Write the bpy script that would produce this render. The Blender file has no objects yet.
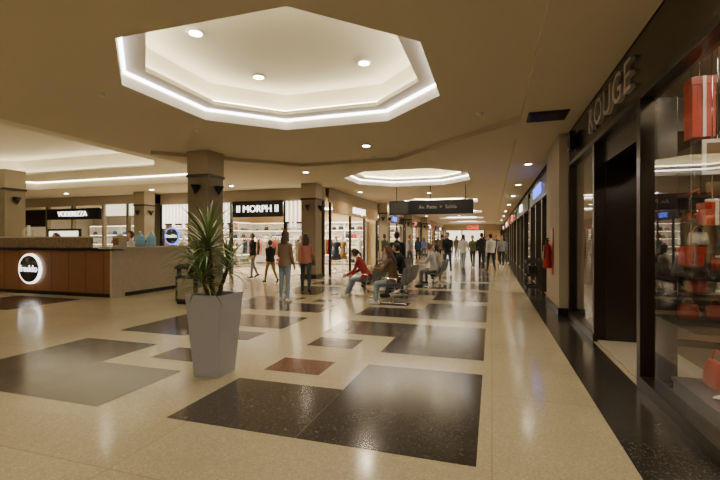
import bpy, math, random
from mathutils import Vector, Matrix
from mathutils.geometry import tessellate_polygon
random.seed(7)
SC=bpy.context.scene
COL=SC.collection
D=bpy.data
G=1.18   # overall lamp power factor

# ---------------------------------------------------------------- materials
def mat(name,col,rough=.6,metal=0,emit=None,es=0,var=0,vscale=6,bump=0,bscale=80,spec=None):
    m=D.materials.new(name); m.use_nodes=True
    nt=m.node_tree; b=nt.nodes['Principled BSDF']
    b.inputs['Base Color'].default_value=(*col,1)
    b.inputs['Roughness'].default_value=rough
    b.inputs['Metallic'].default_value=metal
    if spec is not None: b.inputs['Specular IOR Level'].default_value=spec
    if emit:
        b.inputs['Emission Color'].default_value=(*emit,1)
        b.inputs['Emission Strength'].default_value=es
    if var or bump:
        tc=nt.nodes.new('ShaderNodeTexCoord'); nz=nt.nodes.new('ShaderNodeTexNoise')
        nz.inputs['Scale'].default_value=vscale; nz.inputs['Detail'].default_value=4
        nt.links.new(tc.outputs['Object'],nz.inputs['Vector'])
        if var:
            mx=nt.nodes.new('ShaderNodeMix'); mx.data_type='RGBA'
            mx.inputs['A'].default_value=(*[c*(1-var) for c in col],1)
            mx.inputs['B'].default_value=(*[min(1,c*(1+var)) for c in col],1)
            nt.links.new(nz.outputs['Fac'],mx.inputs['Factor'])
            nt.links.new(mx.outputs['Result'],b.inputs['Base Color'])
        if bump:
            n2=nt.nodes.new('ShaderNodeTexNoise'); n2.inputs['Scale'].default_value=bscale
            nt.links.new(tc.outputs['Object'],n2.inputs['Vector'])
            bp=nt.nodes.new('ShaderNodeBump'); bp.inputs['Strength'].default_value=bump; bp.inputs['Distance'].default_value=.01
            nt.links.new(n2.outputs['Fac'],bp.inputs['Height']); nt.links.new(bp.outputs['Normal'],b.inputs['Normal'])
    return m

def terrazzo(name,base,chip1,chip2,rough,amount=.35,grid=False):
    m=D.materials.new(name); m.use_nodes=True
    nt=m.node_tree; b=nt.nodes['Principled BSDF']; N=nt.nodes.new; L=nt.links.new
    tc=N('ShaderNodeTexCoord')
    v=N('ShaderNodeTexVoronoi'); v.inputs['Scale'].default_value=85; L(tc.outputs['Object'],v.inputs['Vector'])
    r=N('ShaderNodeValToRGB'); r.color_ramp.interpolation='CONSTANT'
    e=r.color_ramp.elements; e[0].color=(*base,1); e[0].position=0
    e[1].color=(*chip1,1); e[1].position=1-amount
    x=e.new(1-amount/3); x.color=(*chip2,1)
    sx=N('ShaderNodeSeparateColor'); L(v.outputs['Color'],sx.inputs['Color']); L(sx.outputs['Red'],r.inputs['Fac'])
    nz=N('ShaderNodeTexNoise'); nz.inputs['Scale'].default_value=.9; nz.inputs['Detail'].default_value=5
    L(tc.outputs['Object'],nz.inputs['Vector'])
    mr=N('ShaderNodeMapRange'); mr.inputs['To Min'].default_value=.86; mr.inputs['To Max'].default_value=1.12
    L(nz.outputs['Fac'],mr.inputs['Value'])
    ml=N('ShaderNodeMix'); ml.data_type='RGBA'; ml.blend_type='MULTIPLY'; ml.inputs['Factor'].default_value=1
    L(r.outputs['Color'],ml.inputs['A'])
    cc=N('ShaderNodeCombineColor')
    for s in ('Red','Green','Blue'): L(mr.outputs['Result'],cc.inputs[s])
    L(cc.outputs['Color'],ml.inputs['B'])
    out=ml.outputs['Result']
    if grid:
        bk=N('ShaderNodeTexBrick'); bk.offset=0; bk.inputs['Scale'].default_value=1
        bk.inputs['Brick Width'].default_value=2.4; bk.inputs['Row Height'].default_value=2.1
        bk.inputs['Mortar Size'].default_value=.005
        bk.inputs['Color1'].default_value=(1,1,1,1); bk.inputs['Color2'].default_value=(.96,.96,.95,1)
        bk.inputs['Mortar'].default_value=(.78,.74,.66,1)
        L(tc.outputs['Object'],bk.inputs['Vector'])
        m2=N('ShaderNodeMix'); m2.data_type='RGBA'; m2.blend_type='MULTIPLY'; m2.inputs['Factor'].default_value=1
        L(out,m2.inputs['A']); L(bk.outputs['Color'],m2.inputs['B']); out=m2.outputs['Result']
    L(out,b.inputs['Base Color'])
    r2=N('ShaderNodeMapRange'); r2.inputs['To Min'].default_value=rough*.75; r2.inputs['To Max'].default_value=rough*1.3
    n2=N('ShaderNodeTexNoise'); n2.inputs['Scale'].default_value=3; L(tc.outputs['Object'],n2.inputs['Vector'])
    L(n2.outputs['Fac'],r2.inputs['Value']); L(r2.outputs['Result'],b.inputs['Roughness'])
    b.inputs['Specular IOR Level'].default_value=.8
    return m

def wood(name,c1,c2,rough=.4,scale=3):
    m=D.materials.new(name); m.use_nodes=True
    nt=m.node_tree; b=nt.nodes['Principled BSDF']; N=nt.nodes.new; L=nt.links.new
    tc=N('ShaderNodeTexCoord'); mp=N('ShaderNodeMapping'); mp.inputs['Scale'].default_value=(scale*6,scale*6,scale*.5)
    L(tc.outputs['Object'],mp.inputs['Vector'])
    nz=N('ShaderNodeTexNoise'); nz.inputs['Detail'].default_value=6; L(mp.outputs['Vector'],nz.inputs['Vector'])
    mx=N('ShaderNodeMix'); mx.data_type='RGBA'; mx.inputs['A'].default_value=(*c1,1); mx.inputs['B'].default_value=(*c2,1)
    L(nz.outputs['Fac'],mx.inputs['Factor']); L(mx.outputs['Result'],b.inputs['Base Color'])
    b.inputs['Roughness'].default_value=rough
    return m

def glassmat(name,tint=(.9,.92,.92),f0=.045):
    # thin pane: Schlick reflectance from the true angle between view and surface
    m=D.materials.new(name); m.use_nodes=True
    nt=m.node_tree; nt.nodes.clear(); N=nt.nodes.new; L=nt.links.new
    o=N('ShaderNodeOutputMaterial'); mx=N('ShaderNodeMixShader'); t=N('ShaderNodeBsdfTransparent'); g=N('ShaderNodeBsdfGlossy')
    t.inputs['Color'].default_value=(*tint,1); g.inputs['Roughness'].default_value=.015; g.inputs['Color'].default_value=(.9,.9,.9,1)
    ge=N('ShaderNodeNewGeometry'); dt=N('ShaderNodeVectorMath'); dt.operation='DOT_PRODUCT'
    L(ge.outputs['Normal'],dt.inputs[0]); L(ge.outputs['Incoming'],dt.inputs[1])
    ab=N('ShaderNodeMath'); ab.operation='ABSOLUTE'; L(dt.outputs['Value'],ab.inputs[0])
    su=N('ShaderNodeMath'); su.operation='SUBTRACT'; su.inputs[0].default_value=1; L(ab.outputs[0],su.inputs[1])
    pw=N('ShaderNodeMath'); pw.operation='POWER'; pw.inputs[1].default_value=5; L(su.outputs[0],pw.inputs[0])
    ma=N('ShaderNodeMath'); ma.operation='MULTIPLY_ADD'; ma.inputs[1].default_value=1-f0; ma.inputs[2].default_value=f0; ma.use_clamp=True
    L(pw.outputs[0],ma.inputs[0]); L(ma.outputs[0],mx.inputs['Fac']); L(t.outputs[0],mx.inputs[1]); L(g.outputs[0],mx.inputs[2]); L(mx.outputs[0],o.inputs['Surface'])
    return m

M={}
M['floor']=terrazzo('terrazzo_cream',(.50,.435,.29),(.445,.38,.25),(.56,.495,.355),.15,.35,True)
M['dark']=terrazzo('terrazzo_black',(.034,.029,.025),(.048,.041,.035),(.082,.072,.061),.16,.33)
M['dark2']=terrazzo('terrazzo_black_warm',(.054,.044,.035),(.068,.056,.045),(.104,.088,.07),.17,.33)
M['red']=terrazzo('terrazzo_red',(.14,.06,.038),(.12,.05,.032),(.18,.095,.065),.18,.4)
M['brown']=terrazzo('terrazzo_brown',(.07,.048,.036),(.06,.04,.028),(.10,.075,.058),.18,.4)
M['ceil']=mat('ceiling_paint',(.63,.55,.415),.9,var=.04,vscale=.5)
M['ceil_w']=mat('ceiling_white',(.82,.76,.61),.85)
M['led']=mat('led_strip',(.9,.9,.95),.5,emit=(.92,.89,1),es=14)
M['ledw']=mat('led_strip_warm',(.9,.9,.9),.5,emit=(1,.91,.69),es=16)
M['lamp']=mat('lamp_diffuser',(1,1,1),.5,emit=(1,.86,.62),es=45)
M['wall']=mat('wall_paint',(.44,.37,.27),.8,var=.06,vscale=1)
M['col']=mat('column_plaster',(.25,.20,.125),.6,var=.08,vscale=2,bump=.05)
M['coltop']=mat('column_cap',(.42,.35,.24),.6)
M['black']=mat('black_metal',(.012,.011,.011),.35,.3)
M['bronze']=mat('bronze_frame',(.035,.026,.018),.28,.6,var=.15)
M['fascia']=mat('fascia_dark_brown',(.022,.015,.011),.22,.1,var=.2,vscale=2)
M['steel']=mat('brushed_steel',(.45,.44,.42),.3,.9)
M['chrome']=mat('chrome',(.7,.7,.7),.12,1)
M['glass']=glassmat('shop_glass',(.88,.88,.86),.09)
M['glassc']=glassmat('clear_glass',(.95,.96,.96),.03)
M['white']=mat('white_lacquer',(.75,.73,.69),.4)
M['darkwood']=wood('shelf_dark_wood',(.05,.03,.02),(.03,.018,.012),.4)
M['wlit']=mat('white_backlit',(.9,.9,.85),.5,emit=(1,.88,.66),es=1.6)
M['slat']=mat('slat_lit',(.9,.88,.8),.5,emit=(1,.92,.74),es=2.0)
M['panel']=mat('light_panel',(1,1,1),.5,emit=(1,.88,.66),es=9)
M['txt']=mat('sign_letters_lit',(1,1,1),.5,emit=(1,.97,.9),es=3)
M['txtred']=mat('sign_red_lit',(.8,.05,.04),.5,emit=(1,.08,.05),es=2.5)
M['txtblue']=mat('sign_blue_lit',(.05,.1,.9),.5,emit=(.12,.2,1),es=2.5)
M['letter']=mat('letter_brushed',(.42,.37,.31),.4,.3)
M['wood']=wood('counter_wood',(.27,.115,.05),(.15,.06,.027),.35)
M['stone']=mat('counter_beige',(.42,.37,.29),.35,var=.12,vscale=8)
M['marble']=mat('counter_marble',(.20,.14,.09),.25,var=.8,vscale=14)
M['planter']=mat('planter_grey',(.47,.47,.53),.55,var=.08,vscale=3,bump=.04)
M['soil']=mat('soil',(.04,.028,.018),.95,bump=.5,bscale=60)
M['leaf']=mat('palm_leaf',(.11,.19,.055),.42,var=.35,vscale=4)
M['leaf2']=mat('palm_leaf_pale',(.26,.31,.12),.42,var=.3,vscale=4)
M['trunk']=mat('palm_trunk',(.16,.11,.07),.9,bump=.5,bscale=40)
M['bin']=mat('bin_charcoal',(.045,.045,.045),.5,.2)
M['binbeige']=mat('bin_beige',(.36,.31,.22),.6)
M['vent']=mat('vent_dark',(.05,.045,.04),.6)
M['redg']=mat('gloss_red',(.48,.025,.018),.3)
M['yellow']=mat('label_yellow',(.7,.5,.08),.5)
M['blue']=mat('water_blue',(.25,.5,.7),.15)
M['seat']=mat('seat_metal',(.12,.12,.125),.35,.6)
def cl(name,c,r=.85): 
    return mat('cloth_'+name,c,r,var=.15,vscale=9,bump=.15,bscale=60)
C={'tan':cl('tan',(.20,.13,.085)),'jean':cl('light_jean',(.24,.30,.37)),'jeand':cl('dark_jean',(.045,.06,.10)),
'black':cl('black',(.013,.013,.015)),'salmon':cl('salmon',(.50,.20,.15)),'red':cl('red',(.30,.025,.025)),'brown':cl('brown',(.13,.075,.04)),
'white':cl('white',(.62,.6,.56)),'grey':cl('grey',(.22,.22,.23)),'navy':cl('navy',(.02,.03,.07)),'must':cl('mustard',(.32,.2,.06)),'blue':cl('blue',(.06,.13,.32)),
'olive':cl('olive',(.10,.10,.05)),'cream':cl('cream',(.5,.43,.32))}
M['skin']=mat('skin',(.52,.30,.20),.55); M['skin2']=mat('skin_tan',(.40,.22,.14),.55)
M['hairb']=mat('hair_brown',(.07,.035,.018),.5,var=.3,vscale=30); M['hairk']=mat('hair_black',(.015,.011,.009),.45,var=.3,vscale=30)
M['hairl']=mat('hair_light',(.22,.12,.05),.5,var=.3,vscale=30)
M['eye']=mat('eye_white',(.8,.8,.78),.3); M['iris']=mat('iris',(.04,.02,.01),.3); M['lip']=mat('lips',(.40,.12,.10),.5)

# ---------------------------------------------------------------- mesh builder
class MB:
    def __init__(s,name): s.name=name; s.v=[]; s.f=[]; s.mi=[]; s.sm=[]; s.mats=[]
    def mid(s,m):
        if m not in s.mats: s.mats.append(m)
        return s.mats.index(m)
    def add(s,vs,fs,m,smooth=False,T=None):
        o=len(s.v); k=s.mid(m)
        for p in vs:
            p=Vector(p)
            s.v.append(T@p if T is not None else p)
        for f in fs: s.f.append([i+o for i in f]); s.mi.append(k); s.sm.append(smooth)
    def box(s,x0,x1,y0,y1,z0,z1,m,T=None):
        s.add([(x0,y0,z0),(x1,y0,z0),(x1,y1,z0),(x0,y1,z0),(x0,y0,z1),(x1,y0,z1),(x1,y1,z1),(x0,y1,z1)],
              [(0,3,2,1),(4,5,6,7),(0,1,5,4),(1,2,6,5),(2,3,7,6),(3,0,4,7)],m,False,T)
    def quad(s,pts,m,T=None): s.add(pts,[tuple(range(len(pts)))],m,False,T)
    def loft(s,rings,m,cap=True,smooth=True,T=None):
        n=len(rings[0]); vs=[p for r in rings for p in r]; fs=[]
        for i in range(len(rings)-1):
            for j in range(n): fs.append((i*n+j,i*n+(j+1)%n,(i+1)*n+(j+1)%n,(i+1)*n+j))
        if cap: fs.append(tuple(reversed(range(n)))); fs.append(tuple(range((len(rings)-1)*n,len(rings)*n)))
        s.add(vs,fs,m,smooth,T)
    def cyl(s,a,b,ra,rb,m,n=16,T=None,cap=True):
        a=Vector(a); b=Vector(b); d=(b-a).normalized(); u=d.orthogonal().normalized(); w=d.cross(u)
        R=lambda c,r:[c+u*(r*math.cos(2*math.pi*k/n))+w*(r*math.sin(2*math.pi*k/n)) for k in range(n)]
        s.loft([R(a,ra),R(b,rb)],m,cap,True,T)
    def caps(s,a,b,ra,rb,m,n=12,T=None,fl=1.0,fax=None):
        a=Vector(a); b=Vector(b); d=(b-a); L=d.length
        d=d/L if L>1e-6 else Vector((0,0,1))
        u=(fax-d*fax.dot(d)).normalized() if fax is not None else d.orthogonal().normalized(); w=d.cross(u)
        rings=[]
        for t in (-80,-55,-28,0): rings.append((a+d*(ra*math.sin(math.radians(t))),ra*math.cos(math.radians(t))))
        for t in (0,28,55,80): rings.append((b+d*(rb*math.sin(math.radians(t))),rb*math.cos(math.radians(t))))
        s.loft([[c+u*(r*fl*math.cos(2*math.pi*k/n))+w*(r*math.sin(2*math.pi*k/n)) for k in range(n)] for c,r in rings],m,True,True,T)
    def ell(s,c,r,m,n=16,T=None,fn=None):
        rings=[]; k2=n//2+1
        for i in range(k2):
            ph=math.pi*(i/(k2-1))*.98+.01*math.pi
            rings.append([Vector((c[0]+r[0]*math.sin(ph)*math.cos(2*math.pi*j/n),c[1]+r[1]*math.sin(ph)*math.sin(2*math.pi*j/n),c[2]-r[2]*math.cos(ph))) for j in range(n)])
        if fn: rings=[[fn(p) for p in q] for q in rings]
        s.loft(rings,m,True,True,T)
    def tube(s,pts,r,m,n=8,T=None):
        for a,b in zip(pts[:-1],pts[1:]): s.caps(a,b,r,r,m,n,T)
    def mesh(s):
        me=D.meshes.new(s.name); me.from_pydata([tuple(p) for p in s.v],[],s.f)
        for m in s.mats: me.materials.append(m)
        me.polygons.foreach_set('material_index',s.mi); me.polygons.foreach_set('use_smooth',s.sm); me.update()
        return me
    def done(s,bevel=0,parent=None,recenter=True):
        loc=Vector((0,0,0))
        if recenter:
            xs=[p.x for p in s.v]; ys=[p.y for p in s.v]; zs=[p.z for p in s.v]
            loc=Vector(((min(xs)+max(xs))/2,(min(ys)+max(ys))/2,min(zs)))
            s.v=[p-loc for p in s.v]
        o=D.objects.new(s.name,s.mesh()); COL.objects.link(o); o.location=loc
        if bevel:
            b=o.modifiers.new('bevel','BEVEL'); b.width=bevel; b.segments=2; b.limit_method='ANGLE'; b.angle_limit=math.radians(40)
        if parent: setp(o,parent)
        return o
def setp(o,p):
    o.parent=p; o.matrix_parent_inverse=Matrix.Translation(p.location).inverted()
def text(name,body,size,loc,rot,m,parent,ext=.02,sp=1.0,sx=1.0):
    c=D.curves.new(name,'FONT'); c.body=body; c.size=size; c.extrude=ext; c.align_x='CENTER'; c.align_y='CENTER'; c.space_character=sp
    c.materials.append(m); o=D.objects.new(name,c); COL.objects.link(o); o.location=loc; o.rotation_euler=rot; o.scale=(sx,1,1)
    if parent: setp(o,parent)
    return o
FACE_S=(math.pi/2,0,0)                 # sign read when looking +Y
FACE_W=(math.pi/2,0,-math.pi/2)        # faces -X
FACE_E=(math.pi/2,0,math.pi/2)         # faces +X
def light(kind,name,loc,power,col,parent=None,size=1,size_y=None,rot=(0,0,0),spot=2.4,blend=.8,rad=.08):
    l=D.lights.new(name,kind); l.energy=power*G; l.color=col
    if kind=='AREA':
        l.size=size
        if size_y: l.shape='RECTANGLE'; l.size_y=size_y
    if kind=='SPOT': l.spot_size=spot; l.spot_blend=blend; l.shadow_soft_size=rad
    if kind=='POINT': l.shadow_soft_size=rad
    o=D.objects.new(name,l); COL.objects.link(o); o.location=loc; o.rotation_euler=rot
    if parent: setp(o,parent)
    return o
WARM=(1,.84,.59)

# ---------------------------------------------------------------- shell
ZC=3.7
f=MB('floor'); f.quad([(-30,-8,0),(8,-8,0),(8,66,0),(-30,66,0)],M['floor']); f.done(recenter=False)
inl=MB('floor_inlay')
def tile(x0,x1,y0,y1,m,z=.0015): inl.quad([(x0,y0,z),(x1,y0,z),(x1,y1,z),(x0,y1,z)],m)
def module(yo,flip):
    def yy(a,b): return (yo+a,yo+b) if not flip else (yo-b,yo-a)
    for sx in (1,-1):
        def xx(a,b): return (-3.0+a,-3.0+b) if sx>0 else (-3.0-b,-3.0-a)
        tile(*xx(1.58,2.9),*yy(.28,2.25),M['dark']); tile(*xx(.38,1.578),*yy(1.18,2.25),M['dark2'])
        tile(*xx(.48,1.17),*yy(.32,.85),M['red'] if (sx>0 and flip) else M['brown'])
for k in range(0,10):
    c=5.1+k*5.05
    module(c,True); module(c,False)
tile(-12.2,-9.9,6.2,7.9,M['dark']); tile(-12.2,-10.6,2.2,4.2,M['dark'])
tile(.9,1.42,-8,60,M['dark']); 
inl.done(recenter=False)

def octa(cx,cy,hx,hy,ch,off=0):
    hx-=off; hy-=off; ch=max(.05,ch-off*.59)
    return [(cx-hx+ch,cy-hy),(cx+hx-ch,cy-hy),(cx+hx,cy-hy+ch),(cx+hx,cy+hy-ch),(cx+hx-ch,cy+hy),(cx-hx+ch,cy+hy),(cx-hx,cy+hy-ch),(cx-hx,cy-hy+ch)]
trays=[(-2.88,5.5+9.3*k,2.12,1.98,1.08) for k in range(-1,6)]
atr=(-14.6,6.8,6.1,6.3,1.8)
outer=[(-30,-8),(8,-8),(8,66),(-30,66)]
loops=[outer]+[octa(*t) for t in trays]+[octa(*atr)]
vl=[[Vector((x,y,ZC)) for x,y in l] for l in loops]
flat=[p for l in vl for p in l]
ce=MB('ceiling'); ce.add(flat,[tuple(t) for t in tessellate_polygon(vl)],M['ceil'])
def ring(mb,a,za,b,zb,m):
    n=len(a)
    for i in range(n):
        j=(i+1)%n; mb.quad([(*a[i],za),(*a[j],za),(*b[j],zb),(*b[i],zb)],m)
def tray(mb,t,z0,r1,ledge,ztop,led,led2,back=.16):
    o0=octa(*t); o1=octa(*t,off=ledge); o2=octa(*t,off=back)
    ring(mb,o0,z0,o0,z0+r1,M['ceil_w']); ring(mb,o0,z0+r1,o1,z0+r1,M['ceil_w'])
    ring(mb,o1,z0+r1,o1,z0+r1+.07,M['ceil_w']); ring(mb,o1,z0+r1+.07,o2,z0+r1+.07,M['ceil_w'])
    ring(mb,o2,z0+r1+.07,o2,ztop,M['ceil_w']); mb.quad([(x,y,ztop) for x,y in o2],M['ceil_w'])
    a=octa(*t,off=.02); b=octa(*t,off=.05)
    ring(mb,a,z0+r1-.04,b,z0+r1-.005,led)
    a=octa(*t,off=back+.01); b=octa(*t,off=back+.10)
    ring(mb,a,z0+r1+.13,b,z0+r1+.085,led2)
for t in trays: tray(ce,t,ZC,.2,.3,4.33,M['led'],M['ledw'])
tray(ce,atr,ZC,.32,1.7,4.7,M['ledw'],M['ledw'],back=1.2)
ce.done(recenter=False)
# dropped soffit
so=MB('trim_soffit')
def prism(mb,pts,z0,z1,m):
    n=len(pts); mb.quad([(x,y,z0) for x,y in reversed(pts)],m); mb.quad([(x,y,z1) for x,y in pts],m)
    for i in range(n):
        j=(i+1)%n; mb.quad([(*pts[i],z0),(*pts[j],z0),(*pts[j],z1),(*pts[i],z1)],m)
prism(so,[(.48,-8),(1.44,-8),(1.44,60),(.48,60)],ZC-.09,ZC-.001,M['ceil'])
prism(so,[(.48,7.9),(.48,9.3),(-1.6,11.6),(-6,11.6),(-8.0,9.6),(-8.0,8.2),(-5.2,10.9),(-2.5,10.9)],ZC-.09,ZC-.001,M['ceil'])
so.done(recenter=False)
w=MB('wall_back'); w.box(-30,8,-8.2,-8,0,4,M['wall']); w.done()
w=MB('wall_left'); w.box(-30.2,-30,-8,66,0,4,M['wall']); w.done()
w=MB('wall_end'); w.box(-30,8,60.0,60.2,0,4,M['wall']); w.done()

# ---------------------------------------------------------------- lamps
dn=MB('recessed_downlight')
dn.cyl((0,0,-.012),(0,0,.02),.13,.10,M['white'],20); dn.cyl((0,0,-.016),(0,0,-.008),.085,.085,M['lamp'],20)
dme=dn.mesh()
def downlight(x,y,z,p=60,spot=2.5,col=WARM):
    o=D.objects.new('recessed_downlight',dme); COL.objects.link(o); o.location=(x,y,z-.018)
    if p: light('SPOT','lamp',(x,y,z-.06),p,col,o,spot=spot,blend=.6,rad=.07)
for k,t in enumerate(trays):
    for sx in (-.95,.95):
        for sy in (-.8,.8): downlight(t[0]+sx,t[1]+sy,4.33,70 if (sx*sy>0 or k<2) else 0,spot=2.2)
for y in (-.2,9.2,19.3,28.5,38): downlight(-2.77,y,ZC,90)
for y in (3,12.3,16.8,21,26,32,38,46): downlight(.95,y,ZC-.09,55)
for x,y in ((-6.0,.6),(-5.7,12.2),(-5.7,18),(-5.7,24),(-5.7,30),(-5.7,38)): downlight(x,y,ZC,60)
for x in (-11.5,-17.5):
    for y in (3.8,10): downlight(x,y,4.7,120)
for x,y in ((-10,14.4),(-14,14.4),(-19,14.4),(-24,14),(-22,6),(-7.6,-1)): downlight(x,y,ZC,80)

# ---------------------------------------------------------------- columns
def column(x,y,w=.6,name='column'):
    c=MB(name); h=w/2
    c.box(x-h-.03,x+h+.03,y-h-.03,y+h+.03,0,.18,M['bronze'])
    c.box(x-h,x+h,y-h,y+h,.18,3.05,M['col'])
    c.box(x-h-.03,x+h+.03,y-h-.03,y+h+.03,3.05,3.12,M['bronze'])
    c.box(x-h-.01,x+h+.01,y-h-.01,y+h+.01,3.12,ZC-.003,M['coltop'])
    for dx,dy in ((0,-1),(1,0)):
        cx=x+dx*(h+.09); cy=y+dy*(h+.09)
        c.cyl((cx,cy,2.62),(cx,cy,2.84),.015,.13,M['black'],16)
        c.cyl((cx-dx*.1,cy-dy*.1,2.76),(cx,cy,2.76),.03,.03,M['black'],8)
    o=c.done(); return o
for x,y in ((-6.9,8.85),(-6.75,15.0),(-14.6,9.2),(-15.3,15.3)): column(x,y)
for y in (24.2,32.2,40.2): column(-6.15,y,.5)

# ---------------------------------------------------------------- goods
def bag(mb,x,y,z,s,m,rz=0):
    T=Matrix.Translation((x,y,z))@Matrix.Rotation(rz,4,'Z')@Matrix.Scale(s,4)
    r=[]
    for zz,hx,hy in ((0,.15,.06),(.01,.165,.07),(.13,.155,.06),(.22,.135,.035),(.225,.12,.02)):
        r.append([Vector((hx*(abs(math.cos(a))**.5)*(1 if math.cos(a)>=0 else -1),hy*(abs(math.sin(a))**.6)*(1 if math.sin(a)>=0 else -1),zz)) for a in [2*math.pi*k/16 for k in range(16)]])
    mb.loft(r,m,True,True,T)
    mb.tube([Vector((.08*math.cos(a),0,.2+.13*math.sin(a))) for a in [math.pi*k/8 for k in range(9)]],.007,m,6,T)
def shoe(mb,x,y,z,m,rz=0,s=1):
    for dx in (-.06,.06):
        T=Matrix.Translation((x,y,z))@Matrix.Rotation(rz,4,'Z')@Matrix.Translation((dx,0,0))@Matrix.Scale(s,4)
        r=[]
        for yy,z0,hw,hh in ((-.12,.07,.025,.03),(-.09,.07,.032,.06),(-.03,.05,.03,.04),(.04,.015,.04,.03),(.1,.01,.038,.022),(.135,.01,.012,.012)):
            r.append([Vector((hw*math.cos(a),yy,z0+hh/2+hh/2*math.sin(a))) for a in [2*math.pi*k/10 for k in range(10)]])
        mb.loft(r,m,True,True,T); mb.cyl((0,-.1,0),(0,-.1,.075),.008,.016,m,8,T)
def garment(mb,x,y,z,m,ax='x'):
    r=[]
    for dz,hw,hd in ((0,.03,.02),(-.05,.19,.03),(-.2,.2,.05),(-.45,.16,.05),(-.8,.24,.06),(-.82,.24,.05)):
        r.append([Vector(((hw*math.cos(a) if ax=='x' else hd*math.sin(a))+x,(hd*math.sin(a) if ax=='x' else hw*math.cos(a))+y,z+dz-.08)) for a in [2*math.pi*k/10 for k in range(10)]])
    mb.loft(r,m)
    mb.tube([Vector((x,y,z-.08)),Vector((x,y,z+.01))],.005,M['chrome'],6)
goodm=[C[k] for k in ('tan','salmon','red','white','grey','navy','must','cream','blue','black','brown','white','cream')]
redm=[C['tan'],C['red'],M['redg'],C['white'],C['brown'],C['cream'],C['red'],C['white'],C['black'],M['redg']]
def shelving(name,x0,x1,y,face,axis='x',h=2.3,rows=5,seed=0,pal=None,dark=False):
    rnd=random.Random(seed); mb=MB(name); pal=pal or goodm; cw=M['darkwood'] if dark else M['white']
    def B(a0,a1,b0,b1,z0,z1,m):
        if axis=='x': mb.box(a0,a1,min(b0,b1),max(b0,b1),z0,z1,m)
        else: mb.box(min(b0,b1),max(b0,b1),a0,a1,z0,z1,m)
    d=.38*face
    B(x0,x1,y,y+.03*face,0,h,cw)
    nx=max(1,int((x1-x0)/1.2))
    for i in range(nx+1):
        a=x0+(x1-x0-.04)*i/nx; B(a,a+.04,y,y+d,0,h,cw)
    for r in range(rows+1):
        z=.1+(h-.14)*r/rows; B(x0,x1,y,y+d,z,z+.035,cw)
        if r and not dark: B(x0+.05,x1-.05,y+d*.9,y+d*.96,z-.015,z-.002,M['panel'])
        if r<rows:
            a=x0+.28
            while a<x1-.2:
                m=rnd.choice(pal); k=rnd.random()
                px,py=(a,y+d*.55) if axis=='x' else (y+d*.55,a)
                if k<.6: bag(mb,px,py,z+.036,.8+.3*rnd.random(),m,0 if axis=='x' else math.pi/2)
                elif k<.88: shoe(mb,px,py,z+.036,m,rnd.random()*6)
                a+=.34+.1*rnd.random()
    return mb.done()
def rack(name,x0,x1,y,z=1.65,axis='x',seed=1):
    rnd=random.Random(seed); mb=MB(name)
    P=(lambda a,b,c:(a,b,c)) if axis=='x' else (lambda a,b,c:(b,a,c))
    mb.cyl(P(x0,y,z),P(x1,y,z),.015,.015,M['chrome'],8)
    for a in (x0,x1):
        mb.cyl(P(a,y,.02),P(a,y,z),.015,.015,M['chrome'],8)
        mb.cyl(P(a,y-.25,.02),P(a,y+.25,.02),.02,.02,M['chrome'],8)
    a=x0+.12
    while a<x1-.08:
        garment(mb,*P(a,y,z),rnd.choice(goodm),'y' if axis=='x' else 'x'); a+=.13
    return mb.done()
def room(name,x0,x1,y0,y1,h,openside,mw,mf):
    r=MB(name)
    r.quad([(x0,y0,.004),(x1,y0,.004),(x1,y1,.004),(x0,y1,.004)],mf)
    r.quad([(x0,y0,h),(x1,y0,h),(x1,y1,h),(x0,y1,h)],M['ceil_w'])
    S={'s':[(x0,y0),(x1,y0)],'n':[(x0,y1),(x1,y1)],'w':[(x0,y0),(x0,y1)],'e':[(x1,y0),(x1,y1)]}
    for k,(a,b) in S.items():
        if k not in openside: r.quad([(*a,0),(*b,0),(*b,h),(*a,h)],mw)
    return r.done(recenter=False)
def ceilpanel(x,y,z,sx,sy,p,col=WARM):
    b=MB('ceiling_light_panel'); b.box(x-sx/2-.03,x+sx/2+.03,y-sy/2-.03,y+sy/2+.03,z-.03,z-.002,M['white']); b.box(x-sx/2,x+sx/2,y-sy/2,y+sy/2,z-.036,z-.03,M['panel'])
    o=b.done(); light('AREA','lamp',(x,y,z-.06),p,col,o,size=sx,size_y=sy)
def mannequin(x,y,m,seed=0):
    b=MB('mannequin'); b.cyl((x,y,.005),(x,y,.03),.2,.2,M['chrome'],20); b.cyl((x,y,.03),(x,y,.9),.012,.012,M['chrome'],8)
    r=[]
    for z,hx,hy in ((.55,.25,.18),(.9,.18,.13),(1.08,.13,.1),(1.25,.17,.12),(1.38,.18,.1),(1.43,.1,.07),(1.46,.05,.05),(1.53,.045,.045)):
        r.append([Vector((x+hx*math.cos(a),y+hy*math.sin(a),z)) for a in [2*math.pi*k/16 for k in range(16)]])
    b.loft(r[:6],m); b.loft(r[4:],M['white']); b.ell((x,y,1.62),(.075,.09,.11),M['white'],14)
    for s in (-1,1):
        b.caps((x+s*.17,y,1.37),(x+s*.23,y,1.1),.04,.035,m,10); b.caps((x+s*.23,y,1.1),(x+s*.2,y-.08,.86),.033,.022,M['white'],10)
    b.done()

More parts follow.
